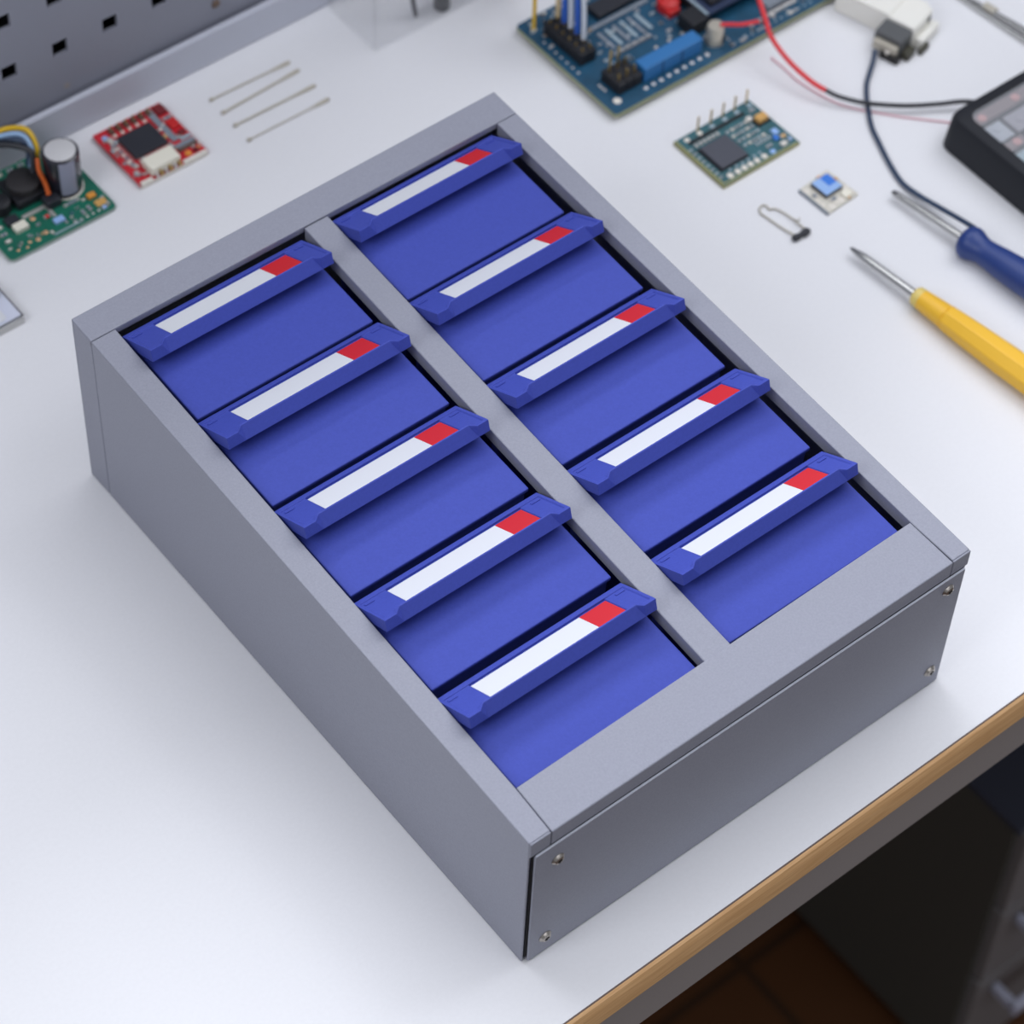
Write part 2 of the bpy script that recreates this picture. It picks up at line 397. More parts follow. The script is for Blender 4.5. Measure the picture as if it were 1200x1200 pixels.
def leads(off, par, x0, x1, y0, y1, z, n, side):
    m = MB(off)
    for k in range(n):
        t = (k+.5)/n
        if side in 'ns':
            x = lerp(x0, x1, t); y = y1 if side == 'n' else y0; d = 1 if side == 'n' else -1
            m.box(x-.28, x+.28, min(y, y+d*1.5), max(y, y+d*1.5), z, z+.45)
        else:
            y = lerp(y0, y1, t); x = x1 if side == 'e' else x0; d = 1 if side == 'e' else -1
            m.box(min(x, x+d*1.5), max(x, x+d*1.5), y-.28, y+.28, z, z+.45)
    return m.build('chip_leads', M_pad, par)

# ------------------------------------------------------------------ red sensor module
rd = thing('red_circuit_board', 'small red circuit board with a black chip and an ivory connector', 'circuit board', (150, 510, 0)); ro = (150, 510, 0)
pb = MB(ro).plate(rrect(128, 171.6, 486.4, 533.2, .8, 2), 1.2, 2.9).build('board', M_pcbred, rd, .15)
MB(ro).box(128.2, 171.4, 486.2, 487.0, .3, 2.7).build('board_edge', M_cer, rd)
for x, y in ((131, 490), (168.5, 490), (131, 530), (168.5, 530)):
    MB(ro).cyl((x, y, 0), (x, y, 1.3), 1.6, 10).build('solder_foot', M_pad, rd)
ch = part_box(ro, rd, 'chip', M_chip, 136.5, 157.6, 503.6, 522.4, 3.1, 5.0, .3)
for s_, n in (('n', 11), ('s', 11), ('w', 9), ('e', 9)): leads(ro, ch, 137, 157, 504, 522, 2.9, n, s_)
cn = MB(ro).box(136.6, 155.0, 488.2, 498.2, 2.9, 8.6).build('connector', M_ivory, rd, .5)
for k in range(6):
    MB(ro).box(138.2+k*2.9, 139.5+k*2.9, 485.9, 488.4, 2.9, 5.6).build('connector_pin', M_gold if k % 2 else M_pad, cn)
for k in range(6):
    x = 137.6+k*4.8
    p_ = MB(ro).box(x-1.3, x+1.3, 527.2, 531.6, 2.9, 4.2).build('pin_socket', mat('socket_brown', (96, 76, 66), .5) if 'socket_brown' not in MATS else MATS['socket_brown'], rd)
    MB(ro).cyl((x, 529.4, 4.2), (x, 529.4, 7.4), .5, 8).build('pin', M_gold, p_)
    MB(ro).box(x-.9, x+.9, 524.6, 526.4, 2.9, 3.5).build('solder_pad', M_cer, rd)
for k in range(8): smd(ro, rd, 133.2-.2*k*.1, 522-k*2.9, 2.9, 3.0, 1.5, 1.0, M_greyc if k % 2 else M_cer)
part_box(ro, rd, 'shield_strip', M_greyc, 160.2, 164.0, 503.2, 529.5, 2.9, 3.7)
part_box(ro, rd, 'shield_strip', M_greyc, 158.5, 171.0, 497.4, 500.4, 2.9, 3.7)
part_box(ro, rd, 'shield_strip', M_silk, 164.4, 171.0, 501.4, 503.8, 2.9, 3.5)
part_box(ro, rd, 'relay', M_redc, 165.0, 170.6, 511.0, 517.2, 2.9, 4.6)
part_box(ro, rd, 'diode', mat('dark_red', (116, 26, 32), .5), 165.6, 170.2, 505.0, 508.2, 2.9, 4.2)
part_box(ro, rd, 'diode', MATS['dark_red'], 165.0, 171.0, 524.0, 531.4, 2.9, 4.3)
part_box(ro, rd, 'component_row', MATS['socket_brown'], 158.5, 170.6, 494.6, 496.8, 2.9, 3.8)
smd(ro, rd, 168, 520.4, 2.9, 5.4, 2.0, .8, M_greyc)
MB(ro).axis((166.6, 491.2, 2.9), (166.6, 491.2, 5), [(0, 1.8), (.7, 1.8)], 14).build('button', mat('maroon', (110, 20, 28), .5), rd)
MB(ro).axis((162.0, 491.6, 2.9), (162.0, 491.6, 5), [(0, 1.9), (.5, 1.6)], 14).build('test_dot', M_orange, rd)
part_box(ro, rd, 'edge_contact', M_cer, 156.0, 171.0, 486.0, 488.6, 2.8, 3.4)
part_box(ro, rd, 'edge_contact', M_cer, 128.6, 136.0, 486.0, 488.6, 2.8, 3.4)
pad(ro, rd, 132.3, 527.6, 2.9, 1.7, M_lblue)
pad(ro, rd, 134.0, 500.2, 2.9, 1.8); pad(ro, rd, 131.6, 496.0, 2.9, 1.6)

# ------------------------------------------------------------------ green power board
gb = thing('green_circuit_board', 'green circuit board carrying a tall black electrolytic capacitor', 'circuit board', (77, 511, 0)); go = (77, 511, 0)
MB(go).plate(rrect(44, 110, 481.8, 541, 3, 4), .9, 2.6).build('board', M_pcbgreen, gb, .1)
MB(go).plate(rrect(43.9, 110.1, 481.7, 541.1, 3, 4), .95, 2.3).build('board_edge', M_fr4g, gb)
for x, y in ((48, 486), (106, 486), (48, 537), (106, 537)):
    MB(go).cyl((x, y, 0), (x, y, 1), 1.8, 10).build('solder_foot', M_pad, gb)
cp = MB(go).axis((95.4, 510.6, 2.6), (95.4, 510.6, 40), [(0, 9.3), (.8, 9.9), (2.0, 10.0), (2.6, 9.5), (3.4, 10.0), (25.8, 10.0), (26.8, 9.8), (27.3, 9.0), (27.2, 8.7)], 40).build('capacitor', M_capblk, gb, smooth=40)
MB(go).axis((95.4, 510.6, 28.6), (95.4, 510.6, 40), [(0, 8.4), (1.5, 8.4), (1.7, 8.0), (1.75, .1)], 32).build('capacitor_top', M_capalu, cp, smooth=40, label='bare aluminium vent top')
MB(go).axis((95.4, 510.6, 2.5), (95.4, 510.6, 40), [(0, 10.6), (.6, 10.6), (1.0, 10.0)], 32).build('capacitor_collar', M_cer, cp, smooth=40)
rg = []
for z in (6, 28.9):
    ring_ = []
    for rr in (10.12, 9.8):
        for k in range(7):
            kk = k if rr > 10 else 6-k
            a = math.radians(-128+kk*8.6); ring_.append((95.4+rr*math.cos(a), 510.6+rr*math.sin(a), z))
    rg.append(ring_)
MB(go).loft(rg).build('polarity_stripe', M_capstr, cp, label='grey polarity stripe')
ind = MB(go).box(66, 86, 509, 530, 2.6, 8.5).build('inductor', M_black, gb, 1.2)
MB(go).axis((76, 519, 8.5), (76, 519, 20), [(0, 9.0), (1, 9.2), (4.5, 9.2), (5.0, 8.4)], 24).build('winding', mat('winding_black', (44, 42, 44), .6), ind, smooth=40)
MB(go).axis((59, 516, 2.6), (59, 516, 20), [(0, 6), (7, 6), (7.6, 5.2)], 24).build('coil', M_black, gb, smooth=40)
part_box(go, gb, 'transistor', M_chip, 79, 87.5, 500, 507.5, 2.6, 8.0, .5)
part_box(go, gb, 'terminal', M_pad, 65, 79, 503, 505.2, 2.6, 3.6)
part_box(go, gb, 'terminal', M_pad, 78.5, 80.5, 495, 503, 2.6, 3.4)
part_box(go, gb, 'crystal', M_ivory, 56.5, 64.2, 495.6, 501.0, 2.6, 5.6, .3)
part_box(go, gb, 'chip', M_chip, 55.5, 63.0, 502.0, 508.4, 2.6, 4.6, .3)
for x, y, r in ((69.1, 500.7, 1.6), (63.5, 486.5, 1.4), (69.4, 488.3, 1.4), (59, 487.5, 1.0), (53.3, 488.4, 1.0), (51, 486, .9), (56, 485, .8)): pad(go, gb, x, y, 2.6, r, M_padc)
part_box(go, gb, 'diode', M_lblue, 76.5, 82.5, 489.2, 493, 2.6, 4.4, .3)
smd(go, gb, 76, 497.2, 2.6, 3.6, 2.0, 1.0, M_redc)
part_box(go, gb, 'fuse', M_orange, 100.4, 105.0, 494.0, 497.4, 2.6, 4.6, .4)
part_box(go, gb, 'fuse', M_tan, 101.2, 107.6, 487.0, 491.6, 2.6, 3.4, .3)
smd(go, gb, 104.0, 485.0, 2.6, 3.2, 2.2, .8, M_lblue)
smd(go, gb, 97.1, 489.2, 2.6, 1.8, 3.4, .8, M_greyc); smd(go, gb, 93.0, 488.4, 2.6, 1.8, 3.4, .8, M_greyc)
smd(go, gb, 92.0, 498.2, 2.6, 10.0, 1.6, .6, M_greyc)
part_box(go, gb, 'jumper_link', M_silk, 72, 88, 483.6, 484.6, 2.6, 3.0)
for k in range(7): smd(go, gb, 50+k*.6, 494+k*5.4, 2.6, 3.6, 1.8, 1.0, M_greyc if k % 2 else M_cer)
for k in range(8): smd(go, gb, 52+k*6.6, 537.5, 2.6, 3.4, 1.8, 1.0, M_greyc if k % 3 else M_cer)
for k in range(5): pad(go, gb, 86+k*3.6, 485.2, 2.6, .8)
pad(go, gb, 88, 492, 2.6, 1.3, M_pcbteal)

def wire(name, label, path, r, m, group=None, cat='wire'):
    return tag(MB().tube(path, r, 10, 7).build(name, m, None, smooth=60), label, cat, group)
W0 = 'wires on the green board'
wire('wire', 'yellow wire arching over to the black capacitor on the green board', [(58, 541, 31), (74, 540, 31.5), (83, 538.5, 31), (89.5, 533, 30), (89.5, 525, 24), (86, 521, 16.5)], 1.5, M_wyel, W0)
wire('wire', 'pale blue wire in the bundle beside the yellow wire', [(58, 537, 31), (74, 536.5, 31.5), (84.5, 531.5, 31), (86.2, 524.5, 26), (83, 521.0, 16.0)], 1.4, M_wlbl, W0)
wire('wire', 'thick black wire in the bundle, below the pale blue wire', [(56, 538.5, 27), (70, 536, 27.5), (79, 530, 27.5), (84.5, 522, 25.5), (82, 518, 15.8)], 1.7, M_wblk, W0)
wire('wire', 'navy wire at the left edge running above the thick black wire', [(56, 541, 28), (69, 540, 28.6), (78, 535, 29.2), (85, 527, 27.8), (83, 524, 15.4)], 1.5, M_wnavy, W0)
wire('wire', 'orange wire dropping down the left side of the black capacitor', [(84.6, 516.0, 26), (82.6, 512.0, 21), (83.2, 508.5, 15), (82.4, 504.5, 9.4)], 1.3, M_worg, W0)

def scatter(off, par, regions, z, n, mats, seed, smin=1.0, smax=2.4):
    rnd = random.Random(seed)
    for k in range(n):
        x0, x1, y0, y1 = regions[k % len(regions)]
        lx = rnd.uniform(smin, smax); ly = rnd.uniform(smin*.7, smax*.7)
        if rnd.random() < .4: lx, ly = ly, lx
        smd(off, par, round(rnd.uniform(x0, x1)), round(rnd.uniform(y0, y1)), z, lx, ly, rnd.uniform(.5, 1.2), rnd.choice(mats))
MIX = [M_greyc, M_cer, M_silk, M_pad, M_tan]
scatter(ro, rd, [(159, 171, 490, 531), (130, 135, 489, 526), (137, 160, 499, 502)], 2.9, 44, MIX+[M_pad, M_cer, M_cer], 3, 1.3, 3.4)
scatter(go, gb, [(46, 70, 484, 499), (70, 108, 483, 499), (46, 64, 523, 539), (96, 108, 524, 538)], 2.6, 34, MIX+[M_pcbteal], 5)
# ------------------------------------------------------------------ left edge module
lm_ = thing('white_module', 'flat white module with a steel rim, cut off by the left edge of the photo', 'module', (0, 458, 0)); lo = (0, 458, 0)
MB(lo).plate(rrect(-30, 28.2, 443.4, 477, 1.2, 3), .0, 5.0).build('rim', M_steel, lm_, .5)
MB(lo).plate(rrect(-28.6, 26.8, 444.8, 475.6, 1.0, 3), 5.0, 6.0).build('top_plate', mat('pale_top', (206, 210, 226), .4), lm_, .3)
MB(lo).plate(rrect(-24, 19.5, 446, 456, 2.0, 3), 6.0, 6.8).build('label_patch', M_white, lm_, .2)
MB(lo).axis((21.5, 464, 6), (21.5, 464, 20), [(0, 3.6), (5, 3.6), (5.6, 3.0)], 20).build('knob', M_black, lm_, smooth=40)
MB(lo).box(-22, 16, 460, 472, 6, 11).build('socket', M_black, lm_, .8)

# ------------------------------------------------------------------ four bare leads
G4 = 'bare metal leads on the bench'
for k, (a, b, lab) in enumerate((((196.4, 519.5), (247.3, 518.2), 'thin bare metal lead nearest the pegboard'), ((196, 507.4), (247.7, 509.9), 'thin bare metal lead, second from the pegboard'),
                                 ((195.6, 495.5), (247.8, 494.8), 'thin bare metal lead, third from the pegboard'), ((195.1, 482), (247.5, 481.7), 'thinnest bare metal lead, farthest from the pegboard'))):
    r = (.5, .65, .6, .38)[k]
    t = thing('component_lead', lab, 'metal lead', ((a[0]+b[0])/2, (a[1]+b[1])/2, 0), group=G4); of = ((a[0]+b[0])/2, (a[1]+b[1])/2, 0)
    Lq = math.hypot(b[0]-a[0], b[1]-a[1])
    MB(of).axis((*a, 1.15), (*b, 1.15), [(0, r), (Lq, r)], 12).build('shaft', M_lead, t, smooth=40)
    MB(of).axis((*a, 1.15), (*b, 1.15), [(-1.2, .5), (-.6, 1.1), (.8, 1.15), (2.0, r)], 12).build('tip', M_lead, t, smooth=60)
    MB(of).axis((*b, 1.15), (*a, 1.15), [(-1.2, .5), (-.6, 1.0), (2.5, 1.1), (10, r+.15), (13, r)], 12).build('tip', M_lead, t, smooth=60)

# ------------------------------------------------------------------ clear box at the back
cb = thing('clear_box', 'clear plastic box at the back of the bench holding two dark things', 'box', (350, 518, 0)); bo2 = (350, 518, 0)
X0, X1, Y0, Y1, H = 291.5, 366, 496.5, 541.5, 70
MB(bo2).box(X0, X1, Y0, Y1, 0, 1.4).box(X0, X1, Y0, Y0+1.4, 1.4, H).box(X0, X1, Y1-1.4, Y1, 1.4, H).box(X0, X0+1.4, Y0+1.4, Y1-1.4, 1.4, H).box(X1-1.4, X1, Y0+1.4, Y1-1.4, 1.4, H).build('box_body', M_clear, cb, .4)
t = thing('canister', 'dark round canister standing behind the front wall of the clear box', 'canister', (343.2, 503.0, 1.4))
MB((343.2, 503.0, 1.4)).axis((343.2, 503.0, 1.4), (343.2, 503.0, 40), [(0, 4.0), (1, 4.7), (20, 4.8), (22, 4.2)], 24).build('canister_body', M_hole, t, smooth=40)
MB((343.2, 503.0, 1.4)).axis((343.2, 503.0, 23.4), (343.2, 503.0, 60), [(0, 3), (8, 3)], 16).build('cap', M_black, t, smooth=40)
t = thing('thin_rod', 'thin dark rod leaning inside the clear box', 'rod', (326.5, 505.4, 1.4))
MB((326.5, 505.4, 1.4)).axis((326.5, 505.4, 2.6), (325, 520, 62), [(-1, .8), (1, 1.6), (60, 1.7)], 14).build('rod', mat('dark_rod', (62, 60, 64), .5), t, smooth=40)

# ------------------------------------------------------------------ blue controller board
bb = thing('blue_circuit_board', 'large blue circuit board with black pin headers and a long blue connector', 'circuit board', (460, 418, 0)); uo = (460, 418, 0)
MB(uo).plate(rrect(364.2, 572, 374.2, 462.6, 2.5, 4), 4.0, 6.0).build('board', M_pcbblue, bb, .1)
MB(uo).plate(rrect(364.1, 572.1, 374.1, 462.7, 2.5, 4), 3.4, 5.6).build('board_edge', M_fr4, bb)
for x, y in ((368, 378), (567, 378), (368, 458), (567, 458)):
    MB(uo).cyl((x, y, 0), (x, y, 3.5), 2.2, 12).build('standoff', M_pad, bb)
def header(x0, x1, y0, y1, z0, h, nx, ny, pinh, skip=()):
    hd = MB(uo)
    for i in range(nx):
        for j in range(ny):
            a = (x1-x0)/nx; b = (y1-y0)/ny
            hd.box(x0+i*a+.1, x0+(i+1)*a-.1, y0+j*b+.1, y0+(j+1)*b-.1, z0, z0+h)
    ho = hd.build('pin_header', M_black, bb, .4)
    for i in range(nx):
        for j in range(ny):
            x = lerp(x0, x1, (i+.5)/nx); y = lerp(y0, y1, (j+.5)/ny)
            MB(uo).box(x-.5, x+.5, y-.5, y+.5, z0+h-.3, z0+h+pinh(i, j)).build('pin', M_gold, ho)
    return ho
header(372.6, 383.4, 414.6, 448.6, 6, 8.2, 2, 6, lambda i, j: 2.0)
header(374.8, 391.6, 384.6, 400.6, 6, 7.4, 3, 2, lambda i, j: (16 if i < 2 and j == 1 else 5) if not (i == 0 and j == 0) else 4)
tb = MB(uo).box(392.8, 434.6, 384.0, 393.0, 6, 16.2).build('terminal_block', M_bluec, bb, .6)
for k in range(2): MB(uo).box(405.5+k*14, 406.3+k*14, 383.7, 384.1, 6, 15.4).build('terminal_groove', mat('groove_blue', (24, 66, 110), .6) if 'groove_blue' not in MATS else MATS['groove_blue'], tb)
for k in range(9): pad(uo, bb, 391+k*5.6, 380.6, 6, 1.3)
sc = MB(uo).axis((446, 386.2, 6), (446, 386.2, 30), [(0, 5.2), (.8, 5.3), (2, 4.9), (11.6, 4.9), (12.4, 4.4), (12.5, .1)], 28).build('capacitor', M_capsil, bb, smooth=35, label='small silver can capacitor')
MB(uo).rbox((448.4, 382.2, 8), 2.6, 1.2, 5, .5).build('polarity_mark', M_black, sc)
part_box(uo, bb, 'processor', M_chip, 404, 436, 437.5, 448.5, 6.0, 10.0, .4)
part_box(uo, bb, 'socket_frame', M_greyc, 395.5, 437, 432.8, 435.6, 6, 7.4)
part_box(uo, bb, 'socket_frame', M_greyc, 393, 420, 409.2, 411.6, 6, 7.6)
for k in range(10): smd(uo, bb, 395.4+k*2.5, 410.4, 7.6, 1.6, 2.2, .7, M_pad if k % 2 else M_greyc)
for k in range(6):
    part_box(uo, bb, 'trace_pad', M_silk if k % 2 else M_greyc, 396+k*5.4, 398.6+k*5.4, 415, 430, 6, 6.5)
for k in range(8): smd(uo, bb, 416+k*3.2, 401.5-(k % 3)*2.6, 6, 2.2, 1.3, .8, (M_cer, M_greyc, M_padc)[k % 3])
for k in range(8): smd(uo, bb, 388+(k % 2)*4.2, 406+k*5.4, 6, 2.4, 1.4, .8, (M_silk, M_greyc)[k % 2])
pad(uo, bb, 371.8, 382.2, 6, 2.4, M_cer); pad(uo, bb, 370.4, 454, 6, 1.8, M_cer)
for k in range(7): pad(uo, bb, 368.6, 412+k*5.0, 6, .8)
for k in range(3): pad(uo, bb, 371.6, 398.5+k*2.4-6, 6, .9)
MB(uo).axis((443, 423, 6), (443, 423, 20), [(0, 6.5), (5.5, 6.5), (7, 4.5)], 20).build('red_dial', M_redc, bb, smooth=40)
MB(uo).box(437, 445, 414.5, 421, 6, 10.5).build('red_block', M_redc, bb, .5)
# daughter board with chips, tilted stack
db = MB(uo).box(450, 500, 398, 436, 13, 14.6).build('daughter_board', mat('dark_navy_board', (44, 56, 84), .4), bb)
part_box(uo, db, 'spacer_header', M_black, 451, 454.5, 399, 435, 6, 13)
part_box(uo, db, 'spacer_header', M_black, 495, 499, 399, 435, 6, 13)
part_box(uo, db, 'edge_rail', M_silk, 449.4, 451.0, 398, 436, 14.6, 15.6)
part_box(uo, db, 'chip', M_black, 456, 470, 402, 424, 14.6, 17.6, .4)
part_box(uo, db, 'chip', M_black, 478, 492, 404, 420, 14.6, 17.0, .4)
part_box(uo, bb, 'relay', M_black, 437.5, 449, 396, 409, 6, 15, .5)
part_box(uo, bb, 'edge_connector', M_pad, 484, 505, 382.6, 384.6, 6, 8)
part_box(uo, bb, 'screen_module', M_greyc, 486, 520, 386, 396, 6, 10, .4)
for k in range(14): pad(uo, bb, 454+k*4.4, 378.2, 6, .8, M_silk)
scatter(uo, bb, [(386, 438, 402, 434), (368, 395, 434, 460), (452, 520, 376.5, 384), (404, 440, 450, 460), (436, 450, 390, 412)], 6, 95, MIX+[M_silk, M_greyc, M_hole, M_hole], 11, 1.2, 3.2)
W1 = 'wires rising from the black pin header on the blue board'
for x, y, m, r, lab in ((380.7, 445.8, M_wbei, 1.5, 'beige wire rising from the far end of the header on the blue board'), (380.7, 440.1, M_wblu, 1.5, 'blue wire between the beige and the white wire on the pin header'),
                        (380.7, 434.5, M_wwht, 1.5, 'white wire third along the pin header, between two blue wires'), (380.7, 428.8, M_wblu, 1.5, 'blue wire fourth along the pin header, between two white wires'), (380.7, 423.2, M_wwht, 1.4, 'white wire nearest the free front pin of the pin header')):
    wire('wire', lab, [(x, y, 16.4), (x+.4, y+.8, 26), (x+.6, y+3, 44), (x, y+9, 64), (x-2, y+26, 78), (x+2, y+46, 62), (x+6, y+56, 30), (x+8, y+64, r+.3)], r, m, W1)
wire('wire', 'single mustard wire standing at the corner of the blue board', [(370.4, 454, 6.5), (370.8, 454.5, 20), (371.4, 456, 40), (373, 462, 60), (377, 474, 66), (383, 484, 40), (386, 492, 1.6)], 1.2, M_wyel)
# red wire that turns black before the black case
rw = thing('wire', 'long red wire turning black, curving from the blue board to the black case', 'wire', (478, 340, 0)); wo = (478, 340, 0)
MB(wo).tube([(480, 396, 40), (474, 388, 34), (469.5, 378.3, 30), (465.3, 368, 26), (462.6, 358.3, 20), (462.8, 343.3, 14), (465.1, 327.5, 10), (468.5, 318.3, 8)], 1.5, 10).build('red_insulation', M_wred, rw, smooth=60, label='red half')
MB(wo).tube([(468.5, 318.3, 8), (472.6, 310.6, 6.5), (482.4, 299.4, 5), (497.8, 285.5, 5), (514, 275.2, 5), (525.2, 268.1, 6), (533, 258.2, 8)], 1.3, 10).build('black_insulation', M_wblk, rw, smooth=60, label='black half')
wire('wire', 'short red wire from the silver capacitor to the long red wire', [(447.5, 384.5, 19), (451.2, 381.4, 19.5), (455.7, 375.8, 21.2), (464.2, 371.0, 22.6)], 1.2, M_wred)
wire('wire', 'thin pale pink wire lying on the bench and running to the black case', [(467, 361, 1.0), (467.4, 350, .8), (467.2, 336, .8), (473.2, 310.6, .8), (488.8, 289, .8), (503, 273.5, .8), (517.6, 258.6, .9)], .55, M_wpink)

# ------------------------------------------------------------------ navy cable, white switch block
wire('cable', 'navy cable from the white switch block along the steel shaft to the blue handle', [(514.6, 327.5, 5), (509, 322.6, 3.6), (501.5, 317.4, 2.2), (493.7, 311.2, 1.6), (483.2, 298.6, 1.6), (475, 286.8, 1.6), (469.8, 275.6, 1.6), (462.6, 258, 1.6), (458.8, 245.0, 1.8), (458.6, 233.0, 2.8), (459.6, 218, 5.0), (459.4, 205, 8.4), (458.6, 196.2, 11.2), (457.6, 190.5, 13.5)], 1.4, M_wnavy, cat='cable')

SA = math.radians(16)
sw = thing('switch_block', 'white plastic switch block with a dark grey module and metal terminals', 'switch', (541, 344, 0), (0, 0, SA))
MB().plate([(-11, -22), (9, -22), (13, -16), (13, 30), (-11, 30)], 0.0, 15).build('housing', M_milk, sw, 1.2, 3)
MB().box(-9, 11, -27, -22, 0, 7).build('front_step', M_milk, sw, 1.0, 3)
MB().box(-11.2, 10, -5, 24, 15, 16.2).build('cover', M_milk, sw, .5)
MB().box(-23.5, -11, -21, -3.5, 3, 13.2).build('module', mat('slate_module', (84, 86, 88), .5), sw, .7)
MB().box(-27, -23.5, -20, -5, 3.5, 9.5).build('terminal_plate', M_lead, sw, .4)
MB().box(-28.4, -25, -22.5, -11, .0, 5).build('terminal_foot', M_hole, sw, .5)
MB().box(-22, -14, -26, -21, .0, 5.5).build('terminal_foot', mat('dark_olive', (62, 60, 48), .5), sw, .5)
MB().box(-13, -4, -29.5, -26.6, .0, 3.4).build('terminal_foot', MATS['dark_olive'], sw, .5)
MB().axis((-24.6, -13.2, 5), (-28, -19, 4), [(0, 2.4), (4, 2.4)], 14).build('cable_ferrule', M_cer, sw, smooth=40)
MB().axis((5.5, -21.7, 10.5), (5.5, -30, 10.5), [(-.2, 2.1), (.5, 2.1)], 16).build('plunger', M_hole, sw, smooth=40)

# ------------------------------------------------------------------ small green module
gm = thing('teal_circuit_board', 'small teal circuit board with upright pins and one square charcoal chip', 'circuit board', (407, 321, 0)); mo = (407, 321, 0)
MB(mo).plate([(379, 300.4), (434.2, 301.0), (433.4, 342.2), (379, 342.0)], .9, 2.6).build('board', M_pcbteal, gm, .15)
MB(mo).plate([(378.8, 300.2), (434.4, 300.8), (433.6, 342.4), (378.8, 342.2)], .3, 2.3).build('board_edge', M_fr4y, gm, .1)
MB(mo).box(380, 433, 301.2, 302.0, 2.55, 2.75).box(379.2, 380.2, 301, 341.5, 2.55, 2.75).build('edge_border', M_fr4y, gm)
part_box(mo, gm, 'chip', M_chipg, 385.4, 403.8, 309.6, 328.0, 2.8, 5.0, .3)
part_box(mo, gm, 'chip_base', M_black, 384.2, 404.6, 308.8, 329.4, 2.6, 3.2, .2)
for k in range(6): smd(mo, gm, 386.5+k*3.0, 332, 2.6, 1.6, 2.6, .8, M_pad)
part_box(mo, gm, 'strip', M_black, 384, 424, 334.4, 336.6, 2.6, 3.4)
for r_ in range(4):
    for k in range(5): smd(mo, gm, 407.0+k*3.3+r_*.4, 329.6-r_*4.4, 2.6, 2.0, 1.7, .9, (M_silk, M_cer, M_greyc)[(k+r_) % 3])
for x, w in ((386.8, 2.0), (392.1, 1.9), (396.8, 1.9), (401.3, 1.8), (406, 1.8), (411.3, 1.8), (417.5, 1.7)):
    pad(mo, gm, x, 304.2, 2.6, w, M_cer if x < 415 else M_lblue)
smd(mo, gm, 426, 304.8, 2.6, 4.2, 2.8, 1.0, M_cer)
for x in (389.6, 394.3, 398.5, 402.6, 407, 411): pad(mo, gm, x, 307.6, 2.6, 1.0, M_silk)
for x in (385.3, 394.4, 403.4, 412.6, 421.4, 430.6): pad(mo, gm, x, 338.6, 2.6, 1.7, M_cer if x < 400 else M_silk)
for x in (394.6, 404.0, 412.8, 421.4, 430.0): MB(mo).box(x-.4, x+.4, 340.3, 341.1, 2.0, 13.2).build('pin', M_gold, gm)
q_ = part_box(mo, gm, 'trimmer', M_tan, 424.4, 431.4, 323.4, 328.6, 2.6, 6.4, .8)
part_box(mo, q_, 'trimmer_base', M_black, 423.2, 432.2, 322.4, 329.2, 2.6, 3.8, .2)
smd(mo, gm, 422.6, 329.8, 2.6, 3.4, 3, 1.8, M_cer)
part_box(mo, gm, 'diode', M_lblue, 426.0, 429.6, 312.2, 316.4, 2.6, 4.2, .3)
part_box(mo, gm, 'diode', M_mblue, 424.0, 426.6, 309.0, 312.2, 2.6, 3.8, .3)
smd(mo, gm, 429.6, 309.4, 2.6, 3.6, 2.2, 1, M_tan); smd(mo, gm, 431.2, 305.6, 2.6, 2.2, 2.2, .8, M_lblue)
smd(mo, gm, 428.8, 334.5, 2.6, 3.0, 2.2, 1, M_greyc); smd(mo, gm, 418.4, 308.4, 2.6, 3.4, 1.8, .8, M_greyc)
for k in range(8): smd(mo, gm, 381.8, 306+k*3.6, 2.6, 2.0, 1.2, .6, M_silk if k % 2 else M_greyc)
for k in range(5): smd(mo, gm, 414+k*2.2, 313.5, 2.6, 1.2, 2.4, .6, M_silk)

# ------------------------------------------------------------------ tiny sensor with blue window
ts = thing('sensor_board', 'tiny pale sensor board with a square blue-topped chip', 'circuit board', (422, 264.5, 0), (0, 0, math.radians(2.5)))
MB().plate([(-11.6, -11.9), (11.6, -11.6), (11.0, 11.9), (-11.4, 10.6)], .2, 1.8).build('board', mat('pale_board', (206, 202, 190), .5), ts, .2)
MB().plate([(-11.7, -12), (-10.9, -12), (-10.8, 10.7), (-11.6, 10.7)], .1, 1.9).build('board_edge', M_greyc, ts)
c_ = MB().box(-5.0, 7.2, -3.8, 8.4, 1.8, 4.2).build('chip', mat('chip_body', (70, 72, 76), .4), ts, .2)
MB().box(-4.8, 7.0, -3.6, 8.2, 4.2, 4.8).build('chip_window', M_lblue, c_, .15)
MB().box(1.0, 6.8, .4, 7.9, 4.8, 5.0).build('blue_mark', M_mblue, c_, .1)
for x, y, r in ((-9, 7.2, 1.9), (-6.2, -9.4, 2.2), (1.2, -8.8, 2.4), (9, -4.4, 2.0), (-9.4, -2, 1.4), (-9.2, -5.6, 1.4), (9.2, -8.4, 1.6), (-2.6, -8.8, 1.3), (8.6, 10, 1.2)): pad((0, 0, 0), ts, x, y, 1.8, r, M_cer)
part_box((0, 0, 0), ts, 'connector', M_ivory, 3, 8.4, -10.6, -6.2, 1.8, 4.0, .4)
smd((0, 0, 0), ts, -8.2, 1.6, 1.8, 2, 3, 1, M_greyc); smd((0, 0, 0), ts, 9.4, 3.4, 1.8, 2, 3.4, 1, M_tan); smd((0, 0, 0), ts, -2, -6.2, 1.8, 5, 1.6, 1, M_greyc)
smd((0, 0, 0), ts, 3, 10.2, 1.8, 3, 1.6, 1, M_padc); smd((0, 0, 0), ts, 5.0, -11, 1.8, 2, 1.2, 1.2, M_tan)

